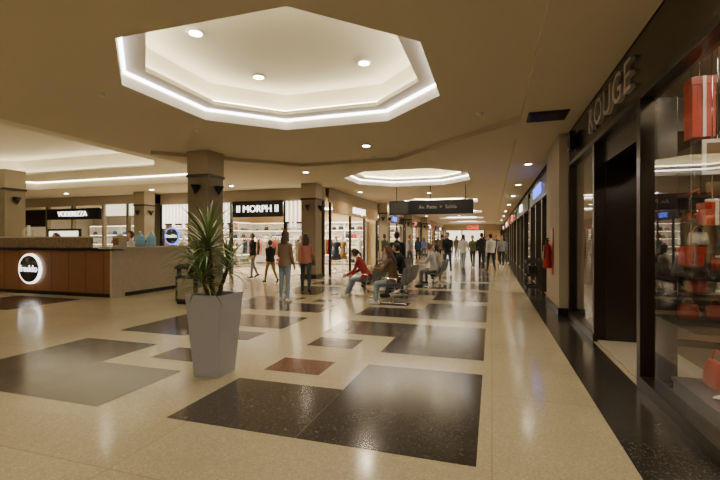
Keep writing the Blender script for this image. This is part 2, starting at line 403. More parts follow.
# ---------------------------------------------------------------- fashion shop on the corner (faces -Y at Y=16 and +X)
M['swall']=mat('shop_wall_cream',(.68,.54,.34),.7); M['sfloor']=mat('shop_floor',(.5,.42,.3),.25)
M['swall2']=mat('shop_wall_grey',(.44,.40,.33),.7); M['swarm']=mat('shop_wall_warm',(.6,.42,.22),.7)
room('wall_shop_fashion',-15.0,-6.62,16.1,23.9,3.3,'se',M['swall'],M['sfloor'])
fr=MB('fashion_storefront')
fr.box(-15.0,-6.6,15.95,16.08,3.15,ZC-.004,M['wall'])
fr.box(-10.95,-8.5,15.85,15.95,2.5,3.2,M['black'])
for x in (-14.9,-12.6,-11.1,-8.4,-6.68): fr.box(x-.06,x+.06,15.9,16.05,0,3.15,M['black'])
fr.box(-15,-11.1,15.93,16.0,2.2,2.26,M['black']); fr.box(-8.4,-6.7,15.93,16.0,2.2,2.26,M['black'])
x=-14.8
while x<-6.8:
    if not(-11.05<x<-8.45): fr.box(x,x+.07,15.86,15.98,2.05 if int(x*7)%2 else 2.28,3.15,M['slat'])
    x+=.19
fr.box(-15,-11.1,16.02,16.06,2.26,3.15,M['swarm']); fr.box(-8.4,-6.7,16.02,16.06,2.26,3.15,M['swarm'])
fo=fr.done()
text('letters','II MORPH II',.42,(-9.7,15.83,2.84),FACE_S,M['txt'],fo,sp=1.0)
g=MB('window_1'); g.quad([(-14.84,15.98,.1),(-12.66,15.98,.1),(-12.66,15.98,2.2),(-14.84,15.98,2.2)],M['glassc']); g.done()
ceilpanel(-13,18,3.3,2.5,1.2,220); ceilpanel(-9.5,18,3.3,2.5,1.2,240); ceilpanel(-9.0,21.8,3.3,2.5,1.2,240)
shelving('display_shelf',-14.8,-7.1,23.8,-1,'x',2.6,5,3)
shelving('display_shelf',16.4,23.2,-14.95,1,'y',2.6,5,4)
rack('clothes_rack',-14,-12.3,17.3,seed=5); rack('clothes_rack',-11.5,-10,18.6,seed=6); rack('clothes_rack',-8.8,-7.4,17.6,seed=8); rack('clothes_rack',-13.5,-11.5,20.4,seed=9); rack('clothes_rack',-9.8,-7.8,20.2,seed=10)
for i,(x,y) in enumerate(((-14.2,16.6),(-13.3,16.6),(-8.0,16.6),(-7.2,16.7),(-7.1,18.6),(-7.1,19.5),(-7.1,22.3))): mannequin(x,y,[C['white'],C['salmon'],C['cream'],C['red'],C['navy'],C['must'],C['white']][i])

# left shops further west
room('wall_shop_shoes',-24.6,-15.6,16.1,20.5,3.3,'s',M['swall2'],M['sfloor'])
fr=MB('shoe_storefront')
fr.box(-29.9,-15.6,15.95,16.08,3.25,ZC-.004,M['wall'])
fr.box(-29.9,-24.6,15.95,16.08,0,3.25,M['wall']); 
fr.box(-22.2,-18.6,15.8,15.95,2.55,3.1,M['black']); fr.box(-24.6,-22.4,15.9,16.0,2.2,3.1,M['fascia']); fr.box(-18.3,-15.7,15.9,16.0,2.7,3.25,M['wlit'])
for x in (-24.6,-22.3,-20.5,-18.45,-16.9,-15.65): fr.box(x-.07,x+.07,15.85,16.02,0,3.25,M['col'])
fo=fr.done(); text('letters','VODERIZZA',.36,(-20.4,15.77,2.82),FACE_S,M['txt'],fo)
g=MB('window_2'); g.quad([(-22.2,15.96,.1),(-20.6,15.96,.1),(-20.6,15.96,2.5),(-22.2,15.96,2.5)],M['glassc']); g.done()
ceilpanel(-17.2,18,3.3,2,1,110); ceilpanel(-21,18,3.3,2,1,50)
shelving('display_shelf',-24.4,-15.8,20.4,-1,'x',2.4,4,13)

# ---------------------------------------------------------------- shops along corridor, left side (faces +X at X=-6.5)
def east_shop(y0,y1,wm,tx,tm,fm,p,seed,fz=2.7,inner=True):
    X=-6.5
    fr=MB('corridor_storefront')
    fr.box(X-.1,X,y0,y1,3.1,ZC-.004,M['wall']); fr.box(X,X+.06,y0+.3,y1-.3,fz-.05,3.2,fm)
    for y in (y0+.1,y0+(y1-y0)*.35,y0+(y1-y0)*.65,y1-.1): fr.box(X-.08,X+.02,y-.05,y+.05,0,3.1,M['bronze'])
    o=fr.done(); text('letters',tx,.42,(X+.09,(y0+y1)/2,(fz+3.15)/2),FACE_E,tm,o)
    if not inner: return
    room('wall_shop_interior',X-4.5,X-.12,y0+.1,y1-.1,3.2,'e',wm,M['sfloor'])
    ceilpanel(X-1.6,(y0+y1)/2,3.2,1.2,(y1-y0)*.6,p)
    shelving('display_shelf',X-4.0,X-.3,y1-.15,-1,'x',2.6,5,seed+50)
    rack('clothes_rack',y0+.8,y1-3.5,X-1.2,axis='y',seed=seed)
    sh=MB('display_table'); yc=y1-2
    sh.box(X-1.8,X-.9,yc-.7,yc+.7,.72,.78,M['white'])
    for a in (-1.75,-.95):
        for b in (-.65,.65): sh.box(X+a-.03,X+a+.03,yc+b-.03,yc+b+.03,0,.72,M['white'])
    rr=random.Random(seed)
    for i in range(4): bag(sh,X-1.35+rr.uniform(-.15,.15),yc-.5+i*.33,.78,1,rr.choice(goodm),math.pi/2)
    sh.done()
east_shop(16.3,24,M['swall'],'BOUTIQUE',M['txt'],M['swarm'],200,21,inner=False)
east_shop(24.4,32,M['swall2'],'SPORT',M['txtblue'],M['fascia'],230,22)
east_shop(32.4,40,M['swarm'],'CAFE',M['txtred'],M['fascia'],200,23)
east_shop(40.4,50,M['swall'],'MODA',M['txt'],M['redg'],200,24)
east_shop(50.2,59.6,M['swall'],'CASA',M['txt'],M['black'],200,25)
e=MB('end_storefront'); e.box(-6.3,1.3,59.7,59.95,2.8,ZC-.004,M['wall']); e.box(-6.3,-4,59.7,59.9,0,2.8,M['slat']); e.box(-1,1.3,59.7,59.9,0,2.8,M['swarm']); e.box(-4,-1,59.75,59.9,0,2.8,M['wlit'])
for x in (-6.2,-4,-1,1.2): e.box(x-.08,x+.08,59.6,59.7,0,2.8,M['bronze'])
eo=e.done(); text('letters','CINE',.7,(-2.5,59.66,3.2),FACE_S,M['txtred'],eo)

# ---------------------------------------------------------------- right side : accessories boutique with glazing
XR=1.48
room('wall_shop_boutique',XR+.14,5.6,-4,9.0,3.3,'w',mat('boutique_wall',(.15,.105,.075),.6),mat('boutique_floor',(.24,.19,.14),.2))
fr=MB('boutique_storefront')
fr.box(XR-.03,XR+.12,-7.9,9.05,2.95,ZC-.01,M['fascia'])
fr.box(XR-.05,XR+.12,-7.9,9.05,2.93,3.0,M['bronze'])
fr.box(XR-.06,XR+.10,-7.9,4.95,0,.12,M['bronze']); fr.box(XR-.06,XR+.10,6.9,9.05,0,.12,M['bronze'])
for y in (-4,-.6,1.4,4.93,6.92,8.98): fr.box(XR-.05,XR+.10,y-.055,y+.055,.1,2.95,M['bronze'])
fr.box(XR+.1,XR+.75,6.86,6.92,0,2.95,M['fascia']); fr.box(XR+.1,XR+.3,4.95,5.0,0,2.95,M['fascia'])
fr.box(XR,XR+.8,4.98,6.88,0.006,.035,M['stone'])
fr.box(XR+.05,XR+.75,5.0,6.88,2.6,2.95,M['fascia'])
so_=fr.done(bevel=.004)
text('letters','ROUGE',.50,(XR-.055,6.1,3.27),FACE_W,M['letter'],so_,ext=.025,sp=1.15,sx=1.12)
g=MB('window_3'); 
for a,b in ((-4,-.6),(-.6,1.4),(1.4,4.93),(6.92,8.98)): g.quad([(XR+.015,a+.05,.12),(XR+.015,b-.05,.12),(XR+.015,b-.05,2.94),(XR+.015,a+.05,2.94)],M['glass'])
g.done()
d=MB('door_1')
T=Matrix.Translation((XR+.78,6.8,0))@Matrix.Rotation(math.radians(-12),4,'Z')
d.box(0,.9,-.02,.02,.05,.15,M['bronze'],T); d.box(0,.9,-.02,.02,2.45,2.55,M['bronze'],T)
d.box(0,.06,-.02,.02,.05,2.55,M['bronze'],T); d.box(.84,.9,-.02,.02,.05,2.55,M['bronze'],T); d.quad([(.06,0,.15),(.84,0,.15),(.84,0,2.45),(.06,0,2.45)],M['glass'],T)
d.cyl((.78,-.06,.9),(.78,-.06,1.4),.015,.015,M['chrome'],8,T); d.done()
for y in (1.5,4.4,7.6): ceilpanel(3.0,y,3.3,.5,.5,24)
ceilpanel(1.95,3.4,3.3,.25,.6,10)
shelving('display_shelf',2.3,5.5,8.95,-1,'x',2.7,6,31,redm,True); shelving('display_shelf',-3.5,8.4,5.55,-1,'y',2.7,6,32,redm,True)
def plinth(x,y,sx,sy,h,seed,m,only=None):
    rr=random.Random(seed); b=MB('display_plinth')
    b.box(x-sx/2,x+sx/2,y-sy/2,y+sy/2,.005,h-.03,m); b.box(x-sx/2-.015,x+sx/2+.015,y-sy/2-.015,y+sy/2+.015,h-.03,h,M['darkwood'])
    n=max(1,int(sy/.36))
    for i in range(n):
        yy=y-sy/2+(i+.5)*sy/n; xx=x+rr.uniform(-.08,.08); mm=rr.choice([C['red'],C['white'],M['redg'],C['white'],C['tan']])
        if rr.random()<.5: bag(b,xx,yy,h,1.0,mm,math.pi/2)
        else: shoe(b,xx,yy,h,mm,math.pi/2)
    b.done(bevel=.004)
plinth(1.95,2.9,.5,.9,.2,1,M['darkwood']); plinth(1.9,4.1,.46,1.3,.18,2,M['darkwood']); plinth(2.9,3.4,.5,1.2,.25,4,M['darkwood']); plinth(2.0,7.8,.45,1.5,.5,5,M['darkwood']); plinth(3.6,5.6,.6,1.2,.7,6,M['darkwood'])
# hanging gift boxes and framed pictures just behind the glass
def giftbox(mb,x0,x1,y0,y1,z0,z1,m,rib):
    mb.box(x0,x1,y0,y1,z0,z1-.05,m); mb.box(x0-.008,x1+.008,y0-.008,y1+.008,z1-.06,z1,m)
    xm=(x0+x1)/2; mb.box(xm-.012,xm+.012,y0-.012,y1+.012,z0,z1+.003,rib)
    for s in (-1,1): mb.ell((xm+s*.025,(y0+y1)/2,z1+.018),(.028,.012,.016),rib,8)
pn=MB('hanging_window_display')
giftbox(pn,1.60,1.76,4.16,4.32,2.36,2.86,M['redg'],M['white'])
giftbox(pn,1.62,1.76,3.98,4.12,1.62,1.80,M['redg'],M['white'])
giftbox(pn,1.60,1.74,4.3,4.44,1.28,1.44,M['redg'],C['tan'])
giftbox(pn,1.62,1.76,3.4,3.55,2.2,2.6,M['redg'],M['white'])
for (x0_,x1_,y_,z0_,z1_) in ((1.60,1.80,3.98,2.02,2.30),(1.60,1.80,3.3,1.3,1.7)):
    pn.box(x0_,x1_,y_,y_+.02,z0_,z1_,M['white']); pn.box(x0_+.025,x1_-.025,y_-.004,y_,z0_+.03,z1_-.03,C['tan'])
for (x_,y_,z_) in ((1.68,4.24,2.86),(1.69,4.05,1.8),(1.67,4.37,1.44),(1.69,3.47,2.6),(1.7,3.99,2.3),(1.7,3.31,1.7)): pn.cyl((x_,y_,z_),(x_,y_,3.29),.004,.004,M['chrome'],6)
pn.done()
gs=MB('hanging_display_shelf')
for z,m1 in ((.9,C['white']),(1.3,C['red'])):
    gs.box(2.45,2.8,4.5,5.8,z,z+.02,M['white'])
    for k in range(3): bag(gs,2.6,4.7+k*.42,z+.02,.9,[m1,M['redg'],C['tan']][k],math.pi/2)
for y in (4.55,5.75):
    for x in (2.5,2.75): gs.cyl((x,y,.006),(x,y,3.29),.008,.008,M['chrome'],6)
gs.done()

# pilaster and services beyond the boutique
p=MB('wall_pilaster'); p.box(1.27,1.7,9.08,11.05,0,ZC-.1,M['wall']); p.box(1.25,1.72,9.06,11.07,0,.15,M['bronze']); p.done(bevel=.01)
ex=MB('fire_extinguisher')
ex.box(1.25,1.265,9.82,10.18,.75,1.75,M['redg'])
r=[]
for z,rr_ in ((.88,.07),(.9,.085),(1.33,.085),(1.40,.06),(1.43,.03),(1.47,.03)):
    r.append([Vector((1.16+rr_*math.cos(a),10+rr_*math.sin(a),z)) for a in [2*math.pi*k/16 for k in range(16)]])
ex.loft(r,M['redg']); ex.box(1.13,1.2,9.98,10.02,1.47,1.5,M['black']); ex.box(1.10,1.2,9.985,10.015,1.52,1.54,M['black']); ex.cyl((1.16,10,1.45),(1.16,10,1.52),.012,.012,M['black'])
ex.tube([Vector((1.16,9.96,1.48)),Vector((1.10,9.88,1.4)),Vector((1.10,9.87,1.1))],.012,M['black']); ex.box(1.2,1.26,9.97,10.03,1.2,1.24,M['black']); ex.box(1.072,1.08,9.95,10.05,1.05,1.25,M['yellow'])
ex.done()
# small service cart by the wall
ct=MB('service_cart'); X,Y=1.1,12.6
for z in (.16,.5,.86): ct.box(X-.2,X+.2,Y-.35,Y+.35,z,z+.03,M['black']); ct.box(X-.21,X+.21,Y-.36,Y-.34,z,z+.08,M['bin']); ct.box(X-.21,X+.21,Y+.34,Y+.36,z,z+.08,M['bin'])
for a in (-.18,.18):
    for b_ in (-.33,.33): ct.cyl((X+a,Y+b_,.1),(X+a,Y+b_,.95),.015,.015,M['black'],8); ct.cyl((X+a-.015,Y+b_,.05),(X+a+.015,Y+b_,.05),.05,.05,M['bin'],14)
ct.tube([Vector((X-.18,Y-.36,.93)),Vector((X-.18,Y-.46,1.0)),Vector((X+.18,Y-.46,1.0)),Vector((X+.18,Y-.36,.93))],.014,M['black'])
ct.loft([[Vector((X+sx*h,Y+.1+sy*h,z)) for sx,sy in ((-1,-1),(1,-1),(1,1),(-1,1))] for z,h in ((.53,.1),(.78,.13))],M['bin'],True,False)
ct.done()
def west_shop(y0,y1,wm,tx,tm,fm,p,seed):
    X=1.48
    room('wall_shop_interior',X+.13,X+4,y0+.1,y1-.1,3.2,'w',wm,M['sfloor'])
    fr=MB('corridor_storefront')
    fr.box(X,X+.12,y0,y1,3.1,ZC-.01,M['fascia']); fr.box(X-.12,X,y0+.4,y1-.4,2.7,3.3,fm)
    for y in (y0+.12,y0+(y1-y0)*.35,y0+(y1-y0)*.65,y1-.12): fr.box(X-.1,X+.1,y-.1,y+.1,0,3.1,M['bronze'])
    o=fr.done(); text('letters',tx,.45,(X-.15,(y0+y1)/2,3.0),FACE_W,tm,o)
    ceilpanel(X+1.6,(y0+y1)/2,3.2,1.0,(y1-y0)*.5,p)
    shelving('display_shelf',X+.4,X+3.9,y1-.15,-1,'x',2.5,5,seed+50)
west_shop(11.1,17,M['swall2'],'DEPORTES',M['txtblue'],M['black'],30,41)
west_shop(17.2,26,M['swall2'],'OPTICA',M['txt'],M['black'],50,42)
west_shop(26.2,36,M['swarm'],'LIBROS',M['txtred'],M['fascia'],100,43)
west_shop(36.2,48,M['swall'],'JUGUETES',M['txt'],M['redg'],100,44)
west_shop(48.2,59.6,M['swall'],'HOGAR',M['txt'],M['black'],100,45)

# ---------------------------------------------------------------- ceiling services
v=MB('air_vent'); v.box(.58,1.2,7.4,7.95,ZC-.115,ZC-.091,M['vent'])
for k in range(8): v.box(.61,1.17,7.43+k*.065,7.46+k*.065,ZC-.128,ZC-.115,M['bronze'])
v.done()
v=MB('wall_speaker'); v.box(1.32,1.42,8.2,8.5,3.12,3.45,M['black']); v.cyl((1.31,8.35,3.25),(1.325,8.35,3.25),.09,.1,M['vent'],16); v.box(1.42,1.445,8.3,8.4,3.2,3.35,M['black']); v.done(bevel=.01)
def detector(x,y,z):
    b=MB('smoke_detector'); b.cyl((x,y,z-.015),(x,y,z),.06,.065,M['white'],16); b.cyl((x,y,z-.045),(x,y,z-.015),.03,.045,M['white'],16); b.done()
for x,y in ((-5.6,4.8),(-.2,7.5),(-5.6,6.9),(-3,10.6)): detector(x,y,ZC)
hs=MB('hanging_directory_sign')
hs.box(-4.1,-.7,17.0,17.12,2.55,3.12,M['black']); hs.box(-4.05,-3.3,16.985,17.0,2.6,3.07,M['vent'])
for x in (-3.8,-2.4,-1.0): hs.cyl((x,17.06,3.12),(x,17.06,ZC),.015,.015,M['black'],8)
ho=hs.done(); text('letters','Av. Patio  >  Salida',.2,(-2.1,16.97,2.84),FACE_S,M['letter'],ho,ext=.005)

# ---------------------------------------------------------------- ice-cream kiosk
k=MB('icecream_kiosk')
x0,x1,y0,y1=-16.5,-9.35,8.3,11.3
k.box(x0,x1-.061,y0+.03,y0+.33,0,.1,M['black'])
k.box(x0,x1-.06,y0,y0+.35,.1,1.22,M['wood'])
xx=x0+.05
while xx<x1-.1:
    k.box(xx,xx+.012,y0-.004,y0,.12,1.2,M['black']); xx+=.62
k.box(x1-.06,x1,y0-.01,y0+.35,0,1.22,M['stone'])
k.box(x0,x1-.4,y0-.06,y0+.42,1.22,1.29,M['black'])
k.box(x0,x1-.7,y0,y0+.05,1.29,1.56,M['marble']); k.box(x0,x1-.7,y0-.02,y0+.4,1.56,1.6,M['stone'])
k.box(x1-.34,x1,y0+.35,y1,0,1.26,M['stone']); k.box(x1-.4,x1+.06,y0-.06,y1+.05,1.26,1.32,M['stone'])
k.box(x1,x1+.012,y0+.4,y1-.05,0,.1,M['black'])
k.box(x0,x1-.34,y1-.3,y1,0,1.0,M['wood']); 
ko=k.done(bevel=.006)
lg=MB('round_logo_sign')
lg.cyl((-12.25,8.29,.7),(-12.25,8.23,.7),.42,.42,M['txt'],40); lg.cyl((-12.25,8.232,.7),(-12.25,8.215,.7),.37,.37,M['black'],40)
lo=lg.done(); text('letters','freddo',.26,(-12.25,8.205,.70),FACE_S,M['txt'],lo,ext=.006)
lg=MB('round_logo_sign'); lg.cyl((-9.5,10.6,1.335),(-9.5,10.6,1.4),.02,.02,M['black'],8)
lg.cyl((-9.5,10.62,1.62),(-9.5,10.57,1.62),.27,.27,M['txtblue'],32); lg.cyl((-9.5,10.575,1.62),(-9.5,10.555,1.62),.235,.235,M['black'],32); lg.box(-9.6,-9.4,10.5,10.7,1.322,1.335,M['black'])
lo=lg.done(); text('letters','freddo',.16,(-9.5,10.545,1.62),FACE_S,M['txt'],lo,ext=.004)
def jug(x,y,z):
    b=MB('water_bottle'); r=[]
    for zz,rr_ in ((0,.12),(.02,.13),(.12,.125),(.14,.13),(.26,.13),(.33,.06),(.36,.03),(.4,.03)):
        r.append([Vector((x+rr_*math.cos(a),y+rr_*math.sin(a),z+zz)) for a in [2*math.pi*q/18 for q in range(18)]])
    b.loft(r,M['blue']); b.cyl((x,y,z+.4),(x,y,z+.43),.033,.033,M['white']); b.done()
jug(-9.5,9.35,1.322); jug(-9.5,9.75,1.322)
b=MB('napkin_dispenser'); b.box(-9.62,-9.38,8.55,8.8,1.322,1.62,M['stone']); b.box(-9.6,-9.4,8.54,8.56,1.36,1.56,M['wood']); b.box(-9.55,-9.45,8.6,8.75,1.62,1.66,M['white']); b.done(bevel=.01)
b=MB('espresso_machine'); b.box(-11.6,-10.9,11.01,11.28,1.002,1.42,M['steel']); b.box(-11.62,-10.88,10.9,11.28,1.42,1.5,M['black']); b.box(-11.6,-10.9,10.85,11.28,1.002,1.05,M['black'])
for q in (-11.4,-11.1): b.cyl((q,10.95,1.3),(q,10.95,1.42),.035,.04,M['chrome'],12); b.cyl((q,10.95,1.3),(q,10.8,1.28),.012,.012,M['black'],8)
b.done(bevel=.01)
b=MB('menu_board'); b.box(-15.5,-13.9,11.05,11.1,1.003,1.9,M['black']); b.box(-15.4,-14.0,11.035,11.05,1.35,1.82,M['slat']); b.done()
b=MB('cup_stack')
for i,(x,h) in enumerate(((-12.9,.22),(-12.7,.3),(-12.5,.18))):
    n=int(h/.03)
    for j in range(n): b.cyl((x,8.52,1.6+j*.03),(x,8.52,1.6+j*.03+.045),.03,.042,M['white'] if i%2 else C['cream'],14)
b.done()

# ---------------------------------------------------------------- litter bin
b=MB('litter_bin'); X,Y=-6.78,8.2
b.box(X-.27,X+.27,Y-.2,Y+.2,0,.06,M['black']); b.box(X-.29,X+.29,Y-.22,Y+.22,.06,.66,M['bin'])
b.box(X-.22,X+.22,Y-.232,Y-.22,.12,.6,M['binbeige']); b.box(X+.29,X+.302,Y-.16,Y+.16,.12,.6,M['binbeige'])
for sx in (-.27,.19):
    for sy in (-.2,.13): b.box(X+sx,X+sx+.08,Y+sy,Y+sy+.07,.66,.82,M['bin'])
b.box(X-.22,X+.22,Y+.15,Y+.2,.66,.82,M['black'])
prof=[(-.31,.82),(-.31,.86),(-.24,.91),(-.12,.94),(.12,.94),(.24,.91),(.31,.86),(.31,.82)]
b.loft([[Vector((X+px,Y-.24,pz)) for px,pz in prof],[Vector((X+px,Y+.24,pz)) for px,pz in prof]],M['bin'],True,False)
b.done(bevel=.01)

# ---------------------------------------------------------------- planter + palm
X,Y=-2.98,3.98
pl=MB('potted_palm')
def sq(h,z): return [Vector((X-h,Y-h,z)),Vector((X+h,Y-h,z)),Vector((X+h,Y+h,z)),Vector((X-h,Y+h,z))]
pl.loft([sq(.155,0),sq(.158,.02),sq(.222,.9)],M['planter'],False,False); pl.quad(list(reversed(sq(.155,0))),M['planter'])
def band(a,za,b_,zb,m):
    A=sq(a,za);B=sq(b_,zb)
    for i in range(4):
        j=(i+1)%4; pl.quad([A[i],A[j],B[j],B[i]],m)
band(.222,.9,.192,.9,M['planter']); band(.192,.9,.188,.84,M['planter']); pl.quad(sq(.189,.845),M['soil'])
random.seed(11)
stems=[((-.03,0),(-.07,-.02),1.42,.03),((-.08,.03),(-.20,-.02),1.20,.022),((.05,-.03),(.15,.02),1.18,.022),((-.02,-.08),(-.04,-.15),1.05,.018)]
for (a,b_),(c,d_),z,r_ in stems:
    pts=[Vector((X+a,Y+b_,.84)),Vector((X+(a+c)/2,Y+(b_+d_)/2,(.84+z)/2)),Vector((X+c,Y+d_,z))]
    pl.tube(pts,r_,M['trunk'],10)
    zz=.9
    while zz<z: 
        t=(zz-.84)/(z-.84); cx=X+a+(c-a)*t; cy=Y+b_+(d_-b_)*t
        pl.cyl((cx,cy,zz),(cx,cy,zz+.012),r_*1.15,r_*1.02,M['trunk'],10); zz+=.045
    nl=90 if z>1.3 else 50
    for i in range(nl):
        az=i*2.399+random.uniform(-.2,.2); el=math.radians(80-(i/nl)*92+random.uniform(-9,9))
        L=(.58 if z>1.3 else .45)*random.uniform(.8,1.1); droop=random.uniform(.25,.8)
        base=Vector((X+c,Y+d_,z+.1*(1-i/nl)-.06)); w0=random.uniform(.010,.015)
        dirh=Vector((math.cos(az),math.sin(az),0)); side=Vector((-math.sin(az),math.cos(az),0))
        p=base; e_=el; vs=[]; n=8
        for q in range(n+1):
            t=q/n; wd=w0*(1.5*t+.5 if t<.3 else (1-((t-.3)/.7)**1.7)*1.0)+.0008
            up=Vector((0,0,1))*wd*.35
            vs+= [p-side*wd+up,p.copy(),p+side*wd+up]
            p=p+(dirh*math.cos(e_)+Vector((0,0,math.sin(e_))))*(L/n); e_-=droop*1.9/n*(.4+t)
        fs=[]
        for q in range(n):
            a_=q*3; fs+=[(a_,a_+1,a_+4,a_+3),(a_+1,a_+2,a_+5,a_+4)]
        pl.add(vs,fs,M['leaf'] if random.random()<.55 else M['leaf2'],True)
pl.done()

# ---------------------------------------------------------------- benches (tandem seating)
def bench(x,y,n,rz,name='tandem_bench'):
    """local: seats along X, facing -Y"""
    T=Matrix.Translation((x,y,0))@Matrix.Rotation(rz,4,'Z'); b=MB(name); W=n*.56
    b.box(-W/2,W/2,-.03,.03,.30,.36,M['black'],T)
    for s in (-W/2+.25,W/2-.25):
        b.box(s-.025,s+.025,-.03,.03,.04,.32,M['chrome'],T); b.caps((s,-.28,.03),(s,.28,.03),.022,.022,M['chrome'],10,T)
    for i in range(n):
        cx=-W/2+.28+i*.56
        prof=[(-.24,.425),(-.22,.445),(-.1,.44),(.1,.425),(.17,.43),(.22,.50),(.26,.66),(.30,.86)]
        vs=[];t_=.014
        for (py,pz) in prof: vs+= [Vector((cx-.25,py,pz)),Vector((cx+.25,py,pz))]
        for (py,pz) in prof: vs+= [Vector((cx-.25,py+.006,pz-t_)),Vector((cx+.25,py+.006,pz-t_))]
        m_=len(prof); fs=[]
        for q in range(m_-1):
            a=q*2; fs+=[(a,a+1,a+3,a+2)]; a+=2*m_; fs+=[(a+2,a+3,a+1,a)]
            fs+=[(q*2,q*2+2,q*2+2+2*m_,q*2+2*m_),(q*2+1,q*2+1+2*m_,q*2+3+2*m_,q*2+3)]
        fs+=[(0,2*m_,2*m_+1,1),(2*m_-2,2*m_-1,4*m_-1,4*m_-2)]
        b.add(vs,fs,M['seat'],False,T)
        b.box(cx-.04,cx+.04,-.1,.12,.355,.42,M['black'],T)
    for i in range(n+1):
        cx=-W/2+i*.56
        b.tube([Vector((cx,.1,.34)),Vector((cx,.16,.62)),Vector((cx,-.18,.64))],.014,M['chrome'],8,T)
    return b.done()
bench(-2.2,10.3,4,-math.pi/2); bench(-3.15,10.95,3,-math.pi/2); bench(-1.75,14.0,4,-math.pi/2); bench(-3.1,14.2,4,-math.pi/2)

# ---------------------------------------------------------------- people
def remesh(mb,vox,smooth=3):
    o=D.objects.new('tmp',mb.mesh()); COL.objects.link(o)
    r=o.modifiers.new('r','REMESH'); r.mode='VOXEL'; r.voxel_size=vox
    s=o.modifiers.new('s','SMOOTH'); s.iterations=smooth; s.factor=.5
    dg=bpy.context.evaluated_depsgraph_get(); dg.update()
    me=D.meshes.new_from_object(o.evaluated_get(dg)); D.objects.remove(o)
    return me
def person(name,x,y,rz,H=1.66,top='tan',low='jean',shoes='black',hair='hairb',hl='long',fem=True,lean=0,
           legs=((5,2,5),(-6,2,6)),arms=((5,6,12),(-5,6,14)),turn=0,nod=0,skin='skin',near=True,zlift=0,bagc=None,coat=False):
    s=H/1.7; R=math.radians; la=R(lean)
    def lt(p):
        return Vector((p[0],p[1]*math.cos(la)+p[2]*math.sin(la),-p[1]*math.sin(la)+p[2]*math.cos(la)))
    segs=[]; mb=MB('body'); dm=C[top]
    sw=.165 if fem else .19; tk=1.0 if fem else 1.08
    def rg(z,rx,ry,l=True,yo=0):
        pts=[]
        for k in range(20):
            a=2*math.pi*k/20; p=(rx*math.cos(a),ry*math.sin(a)+yo,z)
            pts.append(lt(p) if l else Vector(p))
        return pts
    wst=.125 if fem else .15
    mb.loft([rg(-.13,.09,.08,False),rg(-.10,.15*tk,.11,False),rg(-.02,.172,.125,False,-.01),rg(.06,.16,.115)],dm)
    hem=-.30 if coat else -.07
    tr=[rg(hem,.185 if not coat else .21,.13 if not coat else .15,False,-.01)] if not coat or lean<20 else []
    mb.loft(tr+[rg(-.0,.178,.128,True,-.005),rg(.10,.15*tk,.112),rg(.18,wst+.012,.105),rg(.28,.15*tk,.118,True,.01),rg(.37,sw,.125,True,.012),rg(.44,sw*1.0,.105),rg(.49,sw*.82,.085),rg(.53,.075,.065),rg(.55,.055,.055)],dm)
    mb.caps(lt((0,.0,.5)),lt((0,.02,.60)),.052,.048,dm); 
    segs.append((lt((0,0,.555)),lt((0,.02,.62)),.05,'skin')); segs.append((lt((0,0,.0)),lt((0,0,.46)),.12,'top')); segs.append((Vector((0,0,-.13)),Vector((0,0,-.12)),.11,'low'))
    if coat: segs.append((Vector((0,0,-.27)),Vector((0,0,0)),.13,'top'))
    low_z=9
    for sg,(a,b,kn) in zip((-1,1),legs):
        a,b,kn=R(a),R(b),R(kn)
        hip=Vector((sg*.088,0,-.05))
        dr=lambda an:Vector((sg*math.sin(b),math.sin(an)*math.cos(b),-math.cos(an)*math.cos(b)))
        kne=hip+dr(a)*.41; ank=kne+dr(a-kn)*.40
        mb.caps(hip,kne,.088,.056,dm,14); 
        mid=kne+(ank-kne)*.35; mb.caps(kne,mid,.056,.056,dm,14); mb.caps(mid,ank,.056,.040,dm,14)
        pit=max(-.7,min(0,(a-kn)*.9)) if (a-kn)<-.35 else 0
        fv=Vector((sg*.12,math.cos(pit),math.sin(pit))).normalized(); up=Vector((0,-math.sin(pit),math.cos(pit)))
        heel=ank-fv*.045-up*.045; ball=ank+fv*.12-up*.055; toe=ank+fv*.165-up*.058
        mb.caps(ank,heel,.042,.036,dm); mb.caps(heel,ball,.034,.036,dm,12); mb.caps(ball,toe,.036,.026,dm,12)
        segs+= [(hip,kne,.075,'low'),(kne,ank,.045,'low'),(heel+up*.005,toe,.045,'shoes')]
        low_z=min(low_z,heel.z-.034,toe.z-.030,ball.z-.036)
    hands=[]
    for sg,(a,b,el) in zip((-1,1),arms):
        a,b,el=R(a),R(b),R(el)
        sh=lt((sg*(sw-.005),0,.455))
        up_=Vector((sg*math.sin(b),math.sin(a)*math.cos(b),-math.cos(a)*math.cos(b)))
        elb=sh+up_*.28; b2=b*.2-(.35 if el>.9 else .0)
        fd=Vector((sg*math.sin(b2),math.sin(a+el)*math.cos(b2),-math.cos(a+el)*math.cos(b2))); wr=elb+fd*.24
        mb.caps(sh,elb,.058 if not fem else .052,.043,dm,12); mb.caps(elb,wr,.043,.028,dm,12)
        segs+= [(sh,elb,.045,'top'),(elb,wr-fd*.03,.035,'top'),(wr+fd*.01,wr+fd*.03,.03,'skin')]
        hands.append((sg,wr,fd))
    me=remesh(mb,(.013 if near else .02),2)
    me.materials.clear(); names=['top','low','shoes','skin']; ms=[C[top],C[low],C[shoes],M[skin]]
    for m_ in ms: me.materials.append(m_)
    for p in me.polygons:
        c=p.center; best=9;bl='top'
        for A,B,r,l in segs:
            d_=B-A; t=max(0,min(1,(c-A).dot(d_)/max(1e-9,d_.length_squared))); q=(c-(A+d_*t)).length-r
            if q<best: best=q; bl=l
        if bl=='low' and abs(c.x)<.2 and not coat and lt((0,0,1)).dot(c)>-.045 and c.y<.14 and abs(c.z)<.1: bl='top'
        p.material_index=names.index(bl); p.use_smooth=True
    hb=MB('detail'); hc=lt((0,.035,.70))
